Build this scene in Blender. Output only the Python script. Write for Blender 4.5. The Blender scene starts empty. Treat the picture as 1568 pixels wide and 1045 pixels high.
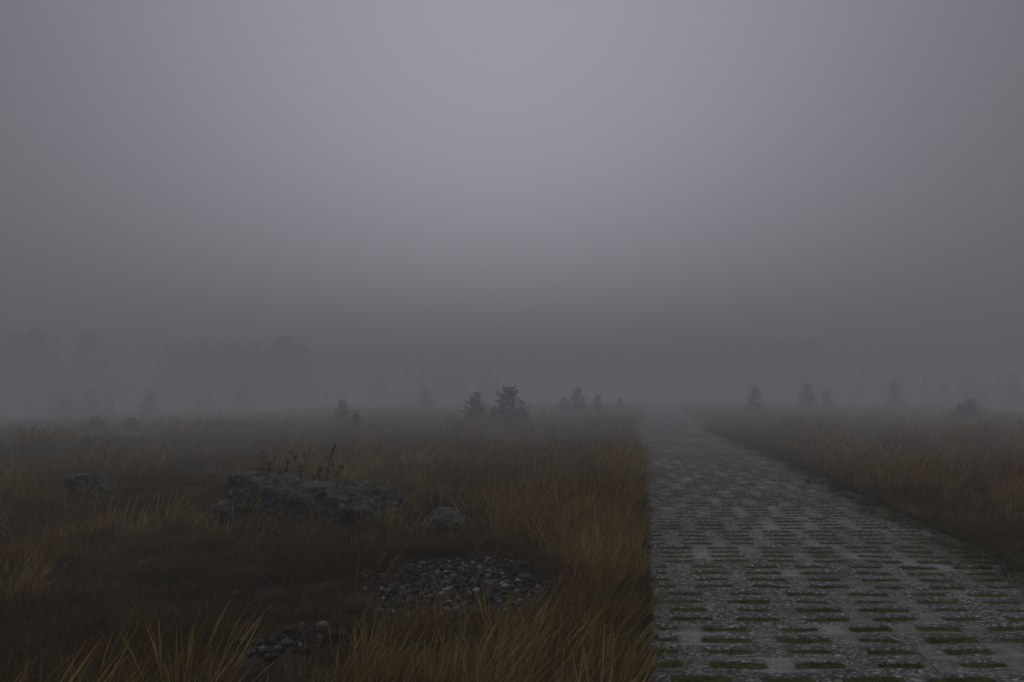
import bpy, math, numpy as np
from mathutils import Vector
rng=np.random.default_rng(7)
sc=bpy.context.scene
sc.view_settings.view_transform='Standard'
sc.view_settings.look='None'
sc.view_settings.exposure=0

# ------------------------------------------------------------------ helpers
def lattice(seed):
    return np.random.default_rng(seed).random((256,256))
_L={}
def vn(x,y,seed=0):
    """value noise -1..1"""
    if seed not in _L:_L[seed]=lattice(seed)
    L=_L[seed]
    x=np.asarray(x,float);y=np.asarray(y,float)
    xi=np.floor(x).astype(int);yi=np.floor(y).astype(int)
    fx=x-xi;fy=y-yi
    fx=fx*fx*(3-2*fx);fy=fy*fy*(3-2*fy)
    a=L[xi%256,yi%256];b=L[(xi+1)%256,yi%256];c=L[xi%256,(yi+1)%256];d=L[(xi+1)%256,(yi+1)%256]
    return ((a*(1-fx)+b*fx)*(1-fy)+(c*(1-fx)+d*fx)*fy)*2-1
def fbm(x,y,seed=0,o=3):
    s=0;a=1;t=0
    for i in range(o):
        s=s+a*vn(x*2**i+13.7*i,y*2**i+5.1*i,seed+i);t+=a;a*=.5
    return s/t
def sstep(a,b,x):
    t=np.clip((x-a)/(b-a),0,1);return t*t*(3-2*t)
W=3.4
def bend(y):
    y=np.asarray(y,float)
    return 0.165*y-0.45*np.exp(-((y-33)/9)**2)+0.004*np.maximum(y-50,0)**1.4
def terr_u(u,y):
    l=np.clip(-u,0,60);r=np.clip(u-W,0,60)
    z=-0.0003*l*l-0.0003*r*r
    e=np.maximum(-u,u-W)
    k=sstep(0.0,1.6,e)
    x=u+bend(y)
    z=z+k*(0.07*fbm(x/1.1,y/1.1,11)+0.13*fbm(x/4.3,y/4.3,21)+0.25*fbm(x/19,y/19,31)*sstep(5,25,np.abs(e)))
    z=z-0.025
    z=np.where(e<-0.02,-0.12,z)
    return z
def terr(x,y):
    return terr_u(np.asarray(x,float)-bend(y),np.asarray(y,float))
def mesh(name,v,f,mat=None,smooth=False,link=True,attrs=None):
    me=bpy.data.meshes.new(name)
    v=np.asarray(v,np.float32)
    if isinstance(f,np.ndarray):
        n=f.shape[1];m=len(f)
        me.vertices.add(len(v));me.vertices.foreach_set('co',v.ravel())
        me.loops.add(n*m);me.loops.foreach_set('vertex_index',f.astype(np.int32).ravel())
        me.polygons.add(m);me.polygons.foreach_set('loop_start',np.arange(0,n*m,n,dtype=np.int32))
        me.polygons.foreach_set('loop_total',np.full(m,n,np.int32))
        me.update(calc_edges=True)
    else:
        me.from_pydata(v.tolist(),[],f);me.update()
    if smooth:me.polygons.foreach_set('use_smooth',np.ones(len(me.polygons),bool))
    if attrs:
        for k,a in attrs.items():
            at=me.attributes.new(k,'FLOAT','POINT');at.data.foreach_set('value',np.asarray(a,np.float32))
    ob=bpy.data.objects.new(name,me)
    if mat:me.materials.append(mat)
    if link:sc.collection.objects.link(ob)
    return ob
class NT:
    def __init__(s,name):
        s.m=bpy.data.materials.new(name);s.m.use_nodes=True;s.t=s.m.node_tree
        s.t.nodes.clear();s.out=s.t.nodes.new('ShaderNodeOutputMaterial')
    def n(s,typ,ins=None,**kw):
        nd=s.t.nodes.new(typ)
        for k,v in kw.items():setattr(nd,k,v)
        for k,v in (ins or {}).items():
            if isinstance(v,bpy.types.NodeSocket):s.t.links.new(v,nd.inputs[k])
            else:nd.inputs[k].default_value=v
        return nd
    def pos(s):return s.n('ShaderNodeNewGeometry').outputs['Position']
    def noise(s,sc_,det=4,rough=.55,vec=None,dist=0):
        return s.n('ShaderNodeTexNoise',{'Vector':vec or s.pos(),'Scale':sc_,'Detail':det,'Roughness':rough,'Distortion':dist}).outputs['Fac']
    def ramp(s,fac,stops):
        r=s.n('ShaderNodeValToRGB',{'Fac':fac});e=r.color_ramp.elements
        while len(e)<len(stops):e.new(.5)
        for i,(p,c) in enumerate(stops):
            e[i].position=p;e[i].color=(c,c,c,1) if isinstance(c,(int,float)) else (*c,1)
        return r.outputs['Color']
    def mix(s,f,a,b,bt='MIX'):
        nd=s.n('ShaderNodeMix',data_type='RGBA',blend_type=bt)
        for i,v in ((0,f),(6,a),(7,b)):
            if isinstance(v,bpy.types.NodeSocket):s.t.links.new(v,nd.inputs[i])
            else:nd.inputs[i].default_value=v if i==0 else (*v,1)
        return nd.outputs[2]
    def math(s,op,a,b=0.0,clamp=False):
        nd=s.n('ShaderNodeMath',operation=op,use_clamp=clamp)
        for i,v in ((0,a),(1,b)):
            if isinstance(v,bpy.types.NodeSocket):s.t.links.new(v,nd.inputs[i])
            else:nd.inputs[i].default_value=v
        return nd.outputs[0]
    def attr(s,name):return s.n('ShaderNodeAttribute',attribute_name=name).outputs['Fac']
    def bsdf(s,col,rough=.9,bump=None,bs=.5,bd=.01,spec=.25):
        b=s.n('ShaderNodeBsdfPrincipled',{'Roughness':rough,'Specular IOR Level':spec})
        if isinstance(col,bpy.types.NodeSocket):s.t.links.new(col,b.inputs['Base Color'])
        else:b.inputs['Base Color'].default_value=(*col,1)
        if bump is not None:
            bp=s.n('ShaderNodeBump',{'Height':bump,'Strength':bs,'Distance':bd})
            s.t.links.new(bp.outputs[0],b.inputs['Normal'])
        s.t.links.new(b.outputs[0],s.out.inputs['Surface']);return b

# ------------------------------------------------------------------ materials
g=NT('moor_soil')
c1=g.ramp(g.noise(1.3,5),[(.3,(.028,.019,.011)),(.55,(.056,.038,.021)),(.75,(.09,.064,.034))])
c2=g.ramp(g.noise(38,4,.7),[(.3,.35),(.7,1.5)])
c=g.mix(1,c1,c2,'MULTIPLY')
green=g.ramp(g.noise(.7,4,vec=None),[(.54,0.),(.66,.7)])
c=g.mix(green,c,(.032,.042,.013))
g.bsdf(c,.95,g.noise(45,5,.7),.8,.03,.1)
M_soil=g.m

g=NT('grass_paver_concrete')
slot=g.attr('slot');wear=g.attr('wear')
vor=g.n('ShaderNodeTexVoronoi',{'Vector':g.pos(),'Scale':58.,'Randomness':1.})
vd=vor.outputs['Distance']; vc=g.n('ShaderNodeSeparateColor',{0:vor.outputs['Color']}).outputs[0]
agg=g.ramp(vc,[(.0,(.055,.053,.046)),(.5,(.115,.112,.10)),(.85,(.21,.205,.187)),(1.,(.42,.41,.38))])
worn=g.mix(g.noise(60,4,.7),(.19,.186,.172),(.38,.372,.35))
n1=g.noise(2.6,6,.7)
wf=g.math('ADD',wear,g.math('MULTIPLY',g.math('SUBTRACT',n1,.53),1.8),True)
con=g.mix(wf,agg,worn)
moss=g.ramp(g.noise(30,4,.7),[(.3,(.030,.040,.008)),(.55,(.062,.074,.016)),(.8,(.115,.110,.032))])
mf=g.math('ADD',g.math('MULTIPLY',slot,.95),g.math('MULTIPLY',g.math('SUBTRACT',g.noise(7,7,.8),.5),1.6))
mf=g.ramp(mf,[(.36,0.),(.60,1.)])
stain=g.ramp(g.math('ADD',g.noise(.9,6,.75),g.math('MULTIPLY',g.attr('side'),.22)),[(.50,0.),(.70,.8)])
con=g.mix(stain,con,(.055,.06,.026))
col=g.mix(mf,con,moss)
h=g.math('SUBTRACT',g.math('MULTIPLY',vd,-.6),g.math('MULTIPLY',g.noise(90,3),-.5))
g.bsdf(col,.95,h,.8,.014,.08)
M_path=g.m

def grassmat(name,stops,scale=.35,gr=0.0):
    g=NT(name)
    t=g.attr('t')
    big=g.noise(scale,3,.6)
    f=g.math('ADD',g.math('MULTIPLY',t,.50),g.math('MULTIPLY',g.math('SUBTRACT',big,.27),1.05))
    col=g.ramp(f,stops)
    if gr>0:
        gm=g.ramp(g.noise(.9,2,.6),[(.53,0.),(.64,gr)])
        col=g.mix(gm,col,(.06,.075,.02))
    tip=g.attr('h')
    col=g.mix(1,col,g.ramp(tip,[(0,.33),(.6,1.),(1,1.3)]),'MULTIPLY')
    d=g.n('ShaderNodeBsdfDiffuse',{'Color':col});tr=g.n('ShaderNodeBsdfTranslucent',{'Color':col})
    m=g.n('ShaderNodeMixShader',{0:.3,1:d.outputs[0],2:tr.outputs[0]})
    g.t.links.new(m.outputs[0],g.out.inputs['Surface']);return g.m
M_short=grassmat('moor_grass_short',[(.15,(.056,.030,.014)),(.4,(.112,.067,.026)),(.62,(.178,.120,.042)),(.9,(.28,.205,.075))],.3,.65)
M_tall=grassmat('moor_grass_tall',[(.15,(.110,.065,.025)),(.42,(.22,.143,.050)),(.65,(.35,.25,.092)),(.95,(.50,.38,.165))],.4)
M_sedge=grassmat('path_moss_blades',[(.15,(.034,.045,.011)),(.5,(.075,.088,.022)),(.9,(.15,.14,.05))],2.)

g=NT('granite')
n=g.noise(5,6,.7)
c=g.ramp(n,[(.28,(.028,.028,.028)),(.5,(.09,.089,.084)),(.68,(.17,.168,.158))])
lich=g.ramp(g.noise(13,5,.65,dist=.6),[(.52,0.),(.66,.7)])
c=g.mix(lich,c,(.25,.25,.22))
mo=g.ramp(g.noise(3.3,4,.6),[(.52,0.),(.66,.8)])
c=g.mix(mo,c,(.055,.05,.022))
g.bsdf(c,.9,g.noise(20,6,.75),1.,.04,.1)
M_rock=g.m
g=NT('pale_stone')
rn=g.attr('t')
c=g.mix(1,g.ramp(rn,[(0,(.035,.035,.036)),(.55,(.08,.08,.08)),(.9,(.17,.17,.165)),(1,(.40,.395,.38))]),g.ramp(g.noise(60,4,.7),[(.3,.6),(.7,1.25)]),'MULTIPLY')
g.bsdf(c,.9,g.noise(110,3),.5,.005,.1)
M_grav=g.m
g=NT('pale_rock')
c=g.ramp(g.noise(7,6,.7),[(.3,(.06,.056,.048)),(.55,(.125,.118,.104)),(.75,(.20,.193,.175))])
g.bsdf(c,.9,g.noise(26,6,.75),.9,.03,.1)
M_prock=g.m
g=NT('spruce_needles')
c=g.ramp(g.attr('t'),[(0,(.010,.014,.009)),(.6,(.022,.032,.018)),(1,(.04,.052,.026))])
g.bsdf(c,.8,spec=.1)
M_need=g.m
g=NT('bark')
g.bsdf(g.ramp(g.noise(20,4),[(.3,(.025,.02,.016)),(.7,(.06,.05,.04))]),.9,g.noise(30,4),.6,.02)
M_bark=g.m
g=NT('dry_stem')
g.bsdf(g.ramp(g.noise(30,3),[(.3,(.018,.011,.008)),(.7,(.05,.03,.018))]),.9)
M_dry=g.m

# ------------------------------------------------------------------ ground
def grad(a,b,fine,grow):
    out=[a];d=fine
    while out[-1]<b:
        out.append(out[-1]+d);d*=grow
    return np.array(out)
left=-grad(0,700,.07,1.035)[::-1]
mid=np.array([.0,.05,.3,1.,1.7,2.4,3.1,W-.05,W])
right=W+grad(0,700,.07,1.035)
us=np.unique(np.round(np.concatenate([left,mid,right]),4))
ys=np.unique(np.round(np.concatenate([-grad(0,60,.2,1.1)[::-1],grad(0,25,.09,1.004),grad(25,900,.2,1.03)]),4))
U,Y=np.meshgrid(us,ys)
Z=terr_u(U,Y);X=U+bend(np.minimum(Y,140))
def gridfaces(ny,nx):
    i=np.arange(ny*nx).reshape(ny,nx)
    return np.stack([i[:-1,:-1],i[:-1,1:],i[1:,1:],i[1:,:-1]],-1).reshape(-1,4)
mesh('ground',np.stack([X,Y,Z],-1).reshape(-1,3),gridfaces(*X.shape),M_soil,True)

# ------------------------------------------------------------------ path of concrete grass pavers
pu=np.linspace(0,W,137)
py=np.unique(np.round(np.concatenate([np.arange(-8,1.5,.06),np.arange(1.5,16,.02),np.arange(16,36,.04),np.arange(36,140,.15)]),3))
PU,PY=np.meshgrid(pu,py)
pitch=0.485;rowp=.235;ng_=4
def slotmask(u,y):
    uw=u+.016*vn(u*9,y*9,41)+.02*vn(u*1.5,y*1.5,43);yw=y+.016*vn(u*9,y*9,42)+.03*vn(u*1.2,y*1.2,44)
    row=np.floor(yw/rowp);grp=np.floor(row/ng_)
    off=np.where(grp%2==0,0.,pitch*.5)
    a=((uw-.06+off)/pitch)%1-.5
    b=(yw/rowp)%1-.5
    var=.03*vn(np.floor((uw-.06+off)/pitch)*3.7+.5,row*5.3+.5,48)
    da=.15+var-np.abs(a*pitch);db=.047+var*.4-np.abs(b*rowp)
    edge=np.minimum(sstep(.05,.10,u),sstep(.05,.10,W-u))
    return sstep(-.016,.016,np.minimum(da,db))*edge
S=slotmask(PU,PY)
PZ=-.014*S+.004*fbm(PU*6,PY*6,51)+.014*fbm(PU*.7,PY*.7,52)
j=np.abs(((PY/(rowp*ng_))%1)-.5)*rowp*ng_
jm=sstep(rowp*ng_/2-.02,rowp*ng_/2-.005,j)
jc=1-sstep(.008,.02,np.abs(PU-W/2))
PZ-=.010*np.maximum(jm,jc)
row=np.floor(PY/rowp);grp=np.floor(row/ng_);off=np.where(grp%2==0,0.,pitch*.5)
ca=np.abs(((PU-.06+off)/pitch)%1-.5)*2
cell=vn(np.round((PU-.06+off)/pitch)*7.3+grp*3.1,row*5.7,63)*.5+.5
rb=np.abs(((PY/rowp)%1)-.5)*2
blot=sstep(.5,.9,ca)*cell**2*.9+sstep(.5,.95,rb)*cell**3*.9
WE=np.clip(.0+.6*fbm(PU*1.3+3,PY*.8,61)+.9*blot-.35*sstep(.9,1.7,np.abs(PU-1.6)),0,1)
SD=sstep(.8,1.7,PU-W/2)+.3*sstep(1.2,1.7,W/2-PU)
Sx=np.clip(S+.5*np.maximum(jm,jc),0,1)
PZ[:,0]-=.12;PZ[:,-1]-=.12
wob=.015*vn(PY*1.2,PU*0,71)
ob=mesh('concrete_paver_path',np.stack([PU+bend(PY)+wob,PY,PZ],-1).reshape(-1,3),gridfaces(*PU.shape),M_path,True,attrs={'slot':Sx.ravel(),'wear':WE.ravel(),'side':SD.ravel()})

# ------------------------------------------------------------------ grass (one real mesh per kind)
def tuft(nb,hgt,hvar,spread,lean,width,seedhead=False,seed=0,wind=(0.15,0),seg=3):
    r=np.random.default_rng(seed);V=np.zeros((nb,seg+1,2,3));T=np.zeros(nb)
    for i in range(nb):
        a=r.random()*6.283;rad=spread*math.sqrt(r.random())
        bx,by=rad*math.cos(a),rad*math.sin(a)
        h=hgt*(1-hvar*r.random())
        la=a+r.normal()*.6;l=lean*(.3+r.random())
        dx,dy=math.cos(la)*l+wind[0],math.sin(la)*l+wind[1]
        wa=r.random()*3.14;w=width*(.6+.8*r.random());wx,wy=math.cos(wa)*w/2,math.sin(wa)*w/2
        T[i]=r.random();cur=1.5+r.random()
        for k in range(seg+1):
            q=k/seg
            x=bx+dx*h*q**cur;y=by+dy*h*q**cur;z=h*(q-.25*l*q*q)
            ww=(1-q)**.6+.08
            if seedhead: ww=.5+ (1.5 if k==seg-1 else 0)
            if seedhead and k==seg: ww=.2
            V[i,k,0]=(x-wx*ww,y-wy*ww,z);V[i,k,1]=(x+wx*ww,y+wy*ww,z)
    return V,T
def field(name,groups,mat,flatz=None):
    AV=[];AF=[];AT=[];AH=[];base=0
    r=np.random.default_rng(99)
    for protos,P,rot,scl in groups:
        ids=r.integers(0,len(protos),len(P))
        for k,(V,T) in enumerate(protos):
            m=ids==k;n=m.sum()
            if n==0:continue
            nb,s1,_,_=V.shape;seg=s1-1
            c=np.cos(rot[m])[:,None,None,None];s_=np.sin(rot[m])[:,None,None,None]
            sx=scl[m,0][:,None,None,None];sz=scl[m,2][:,None,None,None]
            vx,vy,vz=V[None,...,0]*sx,V[None,...,1]*sx,V[None,...,2]*sz
            x=vx*c-vy*s_+P[m,0][:,None,None,None];y=vx*s_+vy*c+P[m,1][:,None,None,None]
            bx=x[:,:,0,:].mean(-1);by=y[:,:,0,:].mean(-1)
            bz=(terr(bx,by)-.015) if flatz is None else np.full(bx.shape,flatz)
            ok=np.ones(bx.shape,bool)
            if flatz is None:
                u=bx-bend(by);ok=(u<-.01)|(u>W+.01)
            z=vz+bz[:,:,None,None]
            v=np.stack([x,y,z],-1)[ok]
            B=len(v)
            AV.append(v.reshape(-1,3).astype(np.float32))
            t=np.clip(.6*T[None,:]+.4*r.random(n)[:,None],0,1)[ok]
            AT.append(np.repeat(t,s1*2));AH.append(np.tile(np.repeat(np.arange(s1)/seg,2),B))
            f=np.array([[2*q,2*q+1,2*q+3,2*q+2] for q in range(seg)])
            AF.append((f[None]+(np.arange(B)*s1*2)[:,None,None]).reshape(-1,4)+base)
            base+=B*s1*2
    V=np.concatenate(AV);F=np.concatenate(AF)
    print(name,len(F))
    return mesh(name,V,F,mat,False,True,{'t':np.concatenate(AT),'h':np.concatenate(AH)})
GRAV=[(-.45,6.65,.85,1.15),(-1.45,5.1,.34,.45)]
ROCK=[(-3.1,10.1,.85,.45),(-2.15,9.9,.75,.4),(-.78,9.55,.30,.3),(-.98,11.0,.25,.4),(-6.9,13.1,.45,.5)]
def keep(x,y,m=0.0,gr=1.0):
    u=x-bend(y);ed=.16*(vn(y*1.7,y*0,6)+.4)
    k=(u<-.03-m)|(u>W+.03+m-ed)
    for gx,gy,a,b in GRAV:
        k&=((((x-gx)/a)**2+((y-gy)/b)**2+.7*vn(x*3,y*3,5))>gr)
    for gx,gy,a,b in ROCK:
        k&=(((x-gx)/a)**2+((y-gy)/b)**2)>.8
    return k
def pts_band(y0,y1,dens,gr=1.0):
    w=.75*y1+3;n=int((y1-y0)*2*w*dens)
    x=rng.uniform(-w,w,n);y=rng.uniform(y0,y1,n)
    k=keep(x,y,0,gr)&(np.abs(x)<.75*y+3)
    return x[k],y[k]
G=[]
for y0,y1,dens,nb,wd,sm in ((-1,1.5,8,50,.005,1),(1.5,9,58,66,.0038,1),(9,16,36,44,.0055,1.15),(16,30,15,26,.0085,1.5),(30,60,5,16,.013,2.1),(60,100,1.5,10,.02,2.8)):
    x,y=pts_band(y0,y1,dens);n=len(x)
    s=sm*rng.uniform(.6,1.3,n)*(.85+.5*vn(x/1.3,y/1.3,81))
    zs=rng.uniform(.5,1.35,n)*(1+.25*(y0>15))*(.80+.55*vn(x/1.3,y/1.3,81))
    pr=[tuft(nb,.20,.6,.16,.9,wd,seed=i+int(y0)*7+50,seg=3 if y0<9 else 2) for i in range(6)]
    G.append((pr,np.column_stack([x,y]),rng.uniform(0,6.28,n),np.column_stack([s,s,zs])))
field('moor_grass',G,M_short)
G=[]
for y0,y1,dens,nb,wd,sm in ((-1,2,6,26,.0035,1),(2,9,36,34,.0031,1),(9,16,26,28,.0042,1.1),(16,30,13,18,.0065,1.4),(30,60,4.5,13,.012,2),(60,100,1.2,9,.018,2.6)):
    x,y=pts_band(y0,y1,dens,1.25);u=x-bend(y)
    cl=fbm(x/2.2,y/2.2,91)
    dn=.20+1.1*cl
    dn=dn+.75*np.exp(-((u+.75)/.65)**2)*sstep(14,8,y)+.45*np.exp(-((u+.4)/.6)**2)
    dn=dn+.55*sstep(.25,1.2,u-W)
    dn=dn-.32*sstep(-2.2,-4,u)*sstep(11,7,y)
    dn=dn+.30*sstep(-2.6,-.5,u)*sstep(6.5,4.5,y)
    k=rng.random(len(x))<dn
    x,y,u,cl=x[k],y[k],u[k],cl[k];n=len(x)
    s=rng.uniform(.45,1.2,n)*(1+.45*vn(x/.9,y/.9,95))*(1+.25*np.clip(cl,0,1))
    s=s*np.where((u>-.15)&(u<0),.8,1)*np.where((u>W)&(u<W+.5),.5+.5*(u-W)/.5,1)
    pr=[tuft(int(nb*(1,.9,.8,1.2)[i]),.56,.6,.10,.32,wd,seedhead=(i!=3),seed=20+i+int(y0)*5+10,wind=(.26,0),seg=5 if y0<9 else 4) for i in range(4)]
    G.append((pr,np.column_stack([x,y]),rng.normal(0,.9,n)+1.5*vn(x/2.5,y/2.5,97),np.column_stack([s*sm,s*sm,s])))
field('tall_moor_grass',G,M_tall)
# blades in the slots of the path
pr=[tuft(20,.040,.6,.05,1.1,.004,seed=40+i,wind=(0,0),seg=2) for i in range(4)]
n0=24000
yy=2+18*rng.random(n0)**1.5;uu=rng.uniform(0,W,n0)
m=slotmask(uu,yy)>.6
m&=(vn(uu*1.4,yy*1.1,77)+rng.random(n0)*1.2)>.0
ne=5600;ye=2+34*rng.random(ne)**1.4;ue=np.where(rng.random(ne)<.3,rng.normal(-.01,.035,ne),W-.08+rng.normal(0,.16,ne))
uu=np.concatenate([uu[m],ue]);yy=np.concatenate([yy[m],ye]);n=len(uu)
s=rng.uniform(.5,1.2,n);s[:n-ne]*=.8;zs=s*np.concatenate([np.full(n-ne,.6),np.full(ne,1.9)])
field('path_grass',[(pr,np.column_stack([uu+bend(yy),yy]),rng.uniform(0,6.28,n),np.column_stack([s,s,zs]))],M_sedge,-.014)

# ------------------------------------------------------------------ rocks
import bmesh
from mathutils import noise as mn
def ico(sub):
    bm=bmesh.new();bmesh.ops.create_icosphere(bm,subdivisions=sub,radius=1)
    v=np.array([q.co[:] for q in bm.verts]);f=np.array([[q.index for q in p.verts] for p in bm.faces]);bm.free();return v,f
def rocklump(c,size,seed,sub=5,rot=0,rough=.28,flat=.75):
    v,f=ico(sub);out=[]
    r=np.random.default_rng(seed)
    planes=[(Vector(r.normal(size=3)).normalized(),r.uniform(.62,.9)) for _ in range(12)]
    for p in v:
        q=Vector(p)
        k=1+rough*mn.fractal(q*1.3+Vector((seed*3.1,0,0)),.9,2.1,4)
        q=q*k
        for nrm,dd in planes:
            e=q.dot(nrm)-dd
            if e>0:q-=nrm*e*.85
        q+=Vector(p)*.07*mn.fractal(q*6+Vector((seed,7,0)),.8,2.1,4)
        if q.z>flat:q.z=flat+(q.z-flat)*.5
        out.append((q.x*size[0],q.y*size[1],q.z*size[2]))
    o=np.array(out);ca,sa=math.cos(rot),math.sin(rot)
    o=np.column_stack([o[:,0]*ca-o[:,1]*sa+c[0],o[:,0]*sa+o[:,1]*ca+c[1],o[:,2]+c[2]])
    return o,f
def joinparts(parts):
    V=[];F=[];b=0
    for v,f in parts:
        V.append(v);F.append(f+b);b+=len(v)
    return np.concatenate(V),np.concatenate(F)
gz=float(terr(-2.6,10.))
v,f=joinparts([rocklump((-3.05,10.1,gz+.15),(.68,.55,.56),3,6,.1,flat=.85),rocklump((-1.95,9.95,gz+.05),(.66,.5,.50),5,6,-.1,flat=.85),rocklump((-2.5,10.3,gz+.12),(.6,.5,.48),8,5,.4,flat=.8)])
mesh('granite_boulder',v,f,M_rock,True)
def rk(name,x,y,size,seed,mat,sink=.3,rot=0):
    z=float(terr(x,y));v,f=rocklump((x,y,z+size[2]*(.6-sink)),size,seed,5,rot);mesh(name,v,f,mat,True)
rk('rock',-.80,9.45,(.29,.25,.24),11,M_prock)
rk('rock',-1.0,11.1,(.22,.2,.28),14,M_prock,.1)
rk('rock',-6.9,13.2,(.42,.3,.30),17,M_rock)
rk('rock',-8.1,11.3,(.10,.1,.12),19,M_prock)
# gravel
v0,f0=ico(1)
def stones(name,pts,smin,smax,seed,pale=0):
    r=np.random.default_rng(seed);V=[];F=[];T=[];b=0
    for x,y in pts:
        s=smin+(smax-smin)*r.random()**2
        v=v0*(1+.35*r.uniform(-1,1,(len(v0),1)))*np.array([1,r.uniform(.6,1),r.uniform(.45,.8)])*s
        a=r.random()*6.28;ca,sa=math.cos(a),math.sin(a)
        v=np.column_stack([v[:,0]*ca-v[:,1]*sa+x,v[:,0]*sa+v[:,1]*ca+y,v[:,2]+float(terr(x,y))+s*.25+.01])
        V.append(v);F.append(f0+b);b+=len(v);T+=[min(1,r.random()**(2.2 if not pale else .4))]*len(v)
    mesh(name,np.concatenate(V),np.concatenate(F),M_grav,False,True,{'t':T})
pts=[]
for gx,gy,a,b,n in ((-.45,6.7,.85,1.1,2200),(-1.45,5.2,.34,.34,130),(-1.05,7.2,.5,.5,140)):
    q=rng.uniform(-1.5,1.5,(n*2,2));e=(q**2).sum(1)+.7*vn(q[:,0]*2,q[:,1]*2,9)
    k=rng.random(n*2)<np.clip(1.4-e,0,1);q=q[k][:n]
    pts+=[(gx+a*i,gy+b*j2) for i,j2 in q]
stones('gravel',pts,.013,.042,1)
pts=[(-.62,5.07),(-.72,5.12),(-1.35,5.2),(-1.42,5.12),(-2.25,6.6),(-.4,5.9),(-.1,6.2),(-1.9,8.0),(-.9,6.6),(-3.6,7.5),(-1.2,7.3),(-.25,7.9),(-.66,6.2),(.1,5.5),(-1.7,5.0)]
stones('loose_stones',pts,.025,.05,5,1)

# ------------------------------------------------------------------ dry dock plants
def dock(x,y,seed,h=.5):
    r=np.random.default_rng(seed);V=[];F=[]
    z=float(terr(x,y))
    def tube(p,q,r0,r1):
        b=len(V)
        for c,rr in ((p,r0),(q,r1)):
            for k in range(4):
                a=k*1.5708;V.append((c[0]+rr*math.cos(a),c[1]+rr*math.sin(a),c[2]))
        for k in range(4):F.append((b+k,b+(k+1)%4,b+4+(k+1)%4,b+4+k))
    def head(c,s):
        for _ in range(12):
            o=r.normal(size=3)*s*np.array([.5,.5,.9]);b=len(V)
            e1=r.normal(size=3)*.007;e2=r.normal(size=3)*.007
            p=np.array(c)+o
            V.extend([tuple(p-e1),tuple(p-e2),tuple(p+e1),tuple(p+e2)]);F.append((b,b+1,b+2,b+3))
    for s in range(4):
        a=r.random()*6.28;le=.15+.3*r.random();hh=h*r.uniform(.6,1.05)
        p=np.array([x+r.normal()*.08,y+r.normal()*.06,z-.02]);pts=[p]
        for k in range(1,6):
            q=k/5;pts.append(p+np.array([math.cos(a)*le*hh*q**1.5,math.sin(a)*le*hh*q**1.5,hh*q])+r.normal(size=3)*.006)
        for k in range(5):tube(pts[k],pts[k+1],.005-.0004*k,.0046-.0004*k)
        head(pts[-1],.022)
        for k in (3,4):
            a2=r.random()*6.28;l=.05+.08*r.random()
            e=pts[k]+np.array([math.cos(a2)*l*.7,math.sin(a2)*l*.7,l]);tube(pts[k],e,.003,.002);head(e,.018)
    mesh('dry_dock_plant',V,np.array(F),M_dry)
for i,(x,y,h) in enumerate([(-3.15,10.9,.86),(-2.7,11.0,1.0),(-2.95,11.3,.88),(-3.5,11.4,.8)]):
    dock(x,y,100+i,h)

# ------------------------------------------------------------------ spruces
def spruce(h,R,seed,dens=1.0,spire=.12,sz=1.0,sparse=0.1):
    r=np.random.default_rng(seed);V=[];F=[];T=[];MI=[]
    def tube(p,q,r0,r1,n=5):
        b=len(V)
        for c,rr in ((p,r0),(q,r1)):
            for k in range(n):
                a=k*6.2832/n;V.append((c[0]+rr*math.cos(a),c[1]+rr*math.sin(a),c[2]));T.append(.3)
        for k in range(n):F.append((b+k,b+(k+1)%n,b+n+(k+1)%n,b+n+k));MI.append(1)
    lean=r.normal(size=2)*.02*h
    def tr(q):return np.array([lean[0]*q*q,lean[1]*q*q,h*q])
    r0=.016*h+.003
    for k in range(6):tube(tr(k/6),tr((k+1)/6),r0*(1-k/6)+.002*h,r0*(1-(k+1)/6)+.002*h)
    lv=int(15*dens)
    for i in range(lv):
        q=.04+(1-spire-.04)*(i/(lv-1))**.95
        br=R*(1-q)**.8*(.85+.3*r.random())+.02*h
        nb=int((8-3*q)*dens)
        a0=r.random()*6.28
        for b_ in range(nb):
            if r.random()<sparse:continue
            a=a0+b_*6.283/nb+r.normal()*.18;l=br*r.uniform(.65,1.15)
            c=tr(q+r.normal()*.008);dr=np.array([math.cos(a),math.sin(a),0])
            up=.15+.5*q
            end=c+dr*l+np.array([0,0,l*up])
            midp=c+dr*l*.5+np.array([0,0,l*(up*.5-.08)])
            tube(c,midp,.005*h,.003*h,3);tube(midp,end,.003*h,.0015*h,3)
            sh=r.random()
            nt=max(5,int(13*(l/R)*dens)+4)
            for k in range(nt):
                s=(k+.5+r.uniform(-.4,.4))/nt
                p=(c*(1-s)**2+midp*2*s*(1-s)+end*s*s)
                side=1 if k%2 else -1
                tl=(.30*l*(1-s)+.045*h*sz)*r.uniform(.6,1.3)
                perp=np.array([-dr[1],dr[0],0])*side
                d=dr*.75+perp*r.uniform(.3,1.1)+np.array([0,0,r.uniform(-.35,.35)])
                d/=np.linalg.norm(d)
                wv=np.cross(d,r.normal(size=3));wv/=np.linalg.norm(wv)+1e-6
                ww=tl*.17+.008*h*sz
                b=len(V)
                for pp in (p,p+d*tl*.5+wv*ww,p+d*tl,p+d*tl*.5-wv*ww):
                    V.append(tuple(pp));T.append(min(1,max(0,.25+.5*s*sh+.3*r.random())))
                F.append((b,b+1,b+2,b+3));MI.append(0)
    for k in range(8):
        q=1-spire*r.random();p=tr(q);a=r.random()*6.28;l=.03*h+.12*h*(1-q)
        d=np.array([math.cos(a)*.6,math.sin(a)*.6,.8])*l;w=np.array([-math.sin(a),math.cos(a),0])*l*.2
        b=len(V)
        for pp in (p,p+d*.5+w,p+d,p+d*.5-w):V.append(tuple(pp));T.append(.6)
        F.append((b,b+1,b+2,b+3));MI.append(0)
    return np.array(V),np.array(F),np.array(T),np.array(MI)
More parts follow.
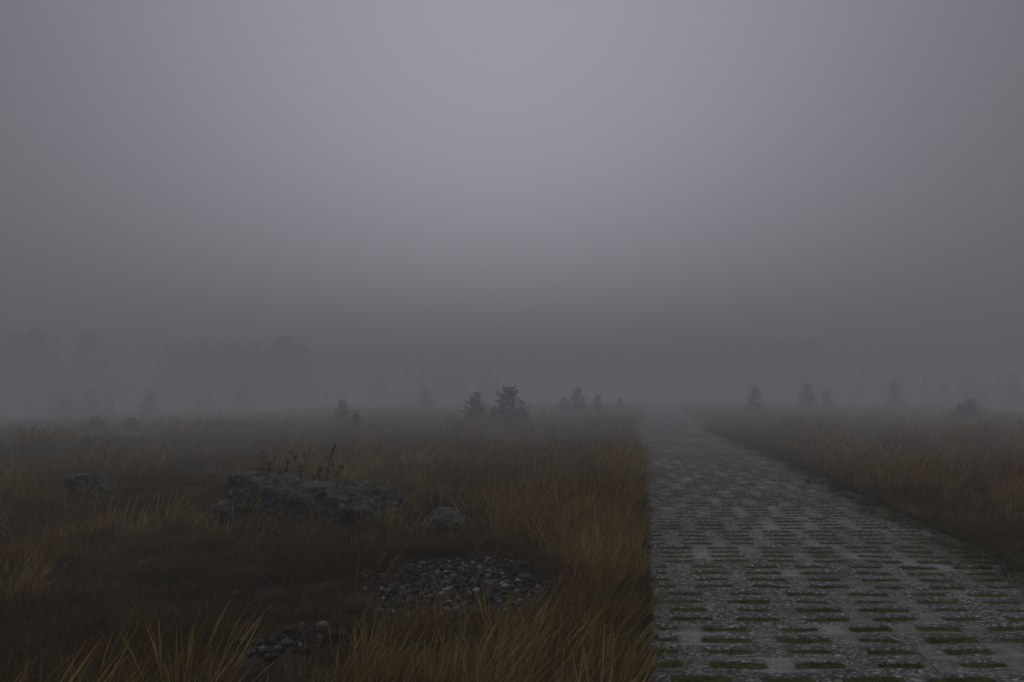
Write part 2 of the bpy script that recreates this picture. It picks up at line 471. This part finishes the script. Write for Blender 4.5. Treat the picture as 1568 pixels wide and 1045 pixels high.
def addtree(name,lst):
    V=[];F=[];T=[];MI=[];b=0
    for (v,f,t,m),(x,y) in lst:
        z=float(terr(x,y))-.05
        V.append(v+np.array([x,y,z]));F.append(f+b);T.append(t);MI.append(m);b+=len(v)
    ob=mesh(name,np.concatenate(V),np.concatenate(F),M_need,False,True,{'t':np.concatenate(T)})
    ob.data.materials.append(M_bark)
    ob.data.polygons.foreach_set('material_index',np.concatenate(MI).astype(np.int32))
    return ob
trees=[(-1.8,39,1.75,1.1),(-.9,39.5,1.0,.9),(-.2,38,2.25,1.25),(.45,38.6,1.3,.9),(4.5,55,2.1,1.3),(3.6,55.5,1.4,1.),(6.2,58,1.6,1.),(8.5,63,1.2,1.),
 (-7.0,36,.9,.6),(-9.3,44,1.4,1.2),(-8,74,2.2,1.4),(-18.7,36,.8,1.1),(-17.4,36.6,.75,1.1),(-2.1,33,.5,.5),
 (16.7,55,2.2,1.2),(22.9,62,2.5,1.4),(26.8,68,2.1,1.4),(34.5,72,3.0,1.6),(23.6,42,1.2,1.4),(25.0,43.5,1.4,1.4)]
for i,(x,y,h,R) in enumerate(trees):
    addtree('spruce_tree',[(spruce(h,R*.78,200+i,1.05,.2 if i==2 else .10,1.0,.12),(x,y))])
# distant forest
protos=[spruce(1.0,.24+.05*i,300+i,1.25,.05,.55,.1) for i in range(5)]
fl=[]
def belt(x0,x1,y0,y1,h0,h1,n,seed):
    r=np.random.default_rng(seed)
    for _ in range(n):
        x=r.uniform(x0,x1);y=r.uniform(y0,y1);h=r.uniform(h0,h1);v,f,t,m=protos[r.integers(5)]
        a=r.random()*6.28;ca,sa=math.cos(a),math.sin(a);w=h*r.uniform(.9,1.5)
        vv=np.column_stack([(v[:,0]*ca-v[:,1]*sa)*w,(v[:,0]*sa+v[:,1]*ca)*w,v[:,2]*h])
        fl.append(((vv,f,t,m),(x,y)))
belt(-86,-56,90,112,8.8,11.5,34,1)
belt(-58,-46,108,122,4.2,7,14,2)
belt(-50,-29,108,124,7.4,10.4,36,3)
belt(-64,-30,70,90,1.6,3.2,22,9)
belt(-30,-2,116,140,4,6,20,4)
belt(38,52,134,150,9,11.,18,5)
belt(50,104,112,140,4,7,34,6)
belt(50,80,82,100,2.4,4.4,40,7)
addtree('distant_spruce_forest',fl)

# ------------------------------------------------------------------ fog: self-glowing, thin near, denser bank beyond
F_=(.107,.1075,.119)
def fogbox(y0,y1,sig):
    g=NT('glowing_ground_fog')
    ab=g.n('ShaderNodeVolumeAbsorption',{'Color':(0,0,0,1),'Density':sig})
    em=g.n('ShaderNodeEmission',{'Color':(*F_,1),'Strength':sig})  # haze brightness is emitted by the volume itself, standing in for scattered sky light
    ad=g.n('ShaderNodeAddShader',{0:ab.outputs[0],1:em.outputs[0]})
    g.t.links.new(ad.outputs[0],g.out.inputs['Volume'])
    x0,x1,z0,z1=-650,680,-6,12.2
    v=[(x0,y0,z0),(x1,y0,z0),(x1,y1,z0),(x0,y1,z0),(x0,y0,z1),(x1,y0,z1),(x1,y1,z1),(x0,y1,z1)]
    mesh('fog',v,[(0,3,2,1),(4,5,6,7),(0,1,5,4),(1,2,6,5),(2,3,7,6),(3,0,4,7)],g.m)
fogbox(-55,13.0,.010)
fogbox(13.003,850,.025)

# ------------------------------------------------------------------ sky and sun
w=bpy.data.worlds.new('World');sc.world=w;w.use_nodes=True;t=w.node_tree;t.nodes.clear()
EL=math.radians(11);AZ=math.radians(-1)
def wn(typ,ins=None,**kw):
    n=t.nodes.new(typ)
    for k,v_ in kw.items():setattr(n,k,v_)
    for k,v_ in (ins or {}).items():
        if isinstance(v_,bpy.types.NodeSocket):t.links.new(v_,n.inputs[k])
        else:n.inputs[k].default_value=v_
    return n
sky=wn('ShaderNodeTexSky',sky_type='NISHITA',sun_disc=False,sun_elevation=EL,sun_rotation=AZ,dust_density=1.,air_density=1.)
hs=wn('ShaderNodeHueSaturation',{'Saturation':.15,'Value':.010,'Color':sky.outputs[0]})
tc=wn('ShaderNodeTexCoord')
sd=(math.sin(AZ)*math.cos(EL),math.cos(AZ)*math.cos(EL),math.sin(EL))
nrm=wn('ShaderNodeVectorMath',{0:tc.outputs['Generated']},operation='NORMALIZE')
dt=wn('ShaderNodeVectorMath',{0:nrm.outputs[0],1:sd},operation='DOT_PRODUCT')
mx=wn('ShaderNodeMath',{0:dt.outputs['Value'],1:0.},operation='MAXIMUM')
pw=wn('ShaderNodeMath',{0:mx.outputs[0],1:6.},operation='POWER')
ma=wn('ShaderNodeMath',{0:pw.outputs[0],1:3.9,2:.8},operation='MULTIPLY_ADD')
sx=wn('ShaderNodeSeparateXYZ',{0:nrm.outputs[0]})
mz=wn('ShaderNodeMath',{0:sx.outputs[2],1:0.},operation='MAXIMUM')
pz=wn('ShaderNodeMath',{0:mz.outputs[0],1:4.},operation='POWER')
mb=wn('ShaderNodeMath',{0:pz.outputs[0],1:7.0,2:ma.outputs[0]},operation='MULTIPLY_ADD')
oc=wn('ShaderNodeVectorMath',{0:(.935,.945,1.08),'Scale':mb.outputs[0]},operation='SCALE')
ad=wn('ShaderNodeVectorMath',{0:oc.outputs[0],1:hs.outputs[0]},operation='ADD')
bg=wn('ShaderNodeBackground',{'Strength':.1,'Color':ad.outputs[0]})
wo=wn('ShaderNodeOutputWorld',{0:bg.outputs[0]})
sl=bpy.data.lights.new('sun','SUN');sl.energy=.15;sl.angle=math.radians(35);sl.color=(1,.95,.86)
so=bpy.data.objects.new('sun',sl);sc.collection.objects.link(so)
so.rotation_euler=Vector(sd).to_track_quat('Z','Y').to_euler();so.location=(0,50,60)

# ------------------------------------------------------------------ camera
cam=bpy.data.cameras.new('camera');co=bpy.data.objects.new('camera',cam);sc.collection.objects.link(co)
cam.lens=28;cam.sensor_width=36;cam.clip_start=.05;cam.clip_end=3000
co.location=(0,0,1.6);co.rotation_euler=(math.radians(90+3.66),0,0)
sc.camera=co
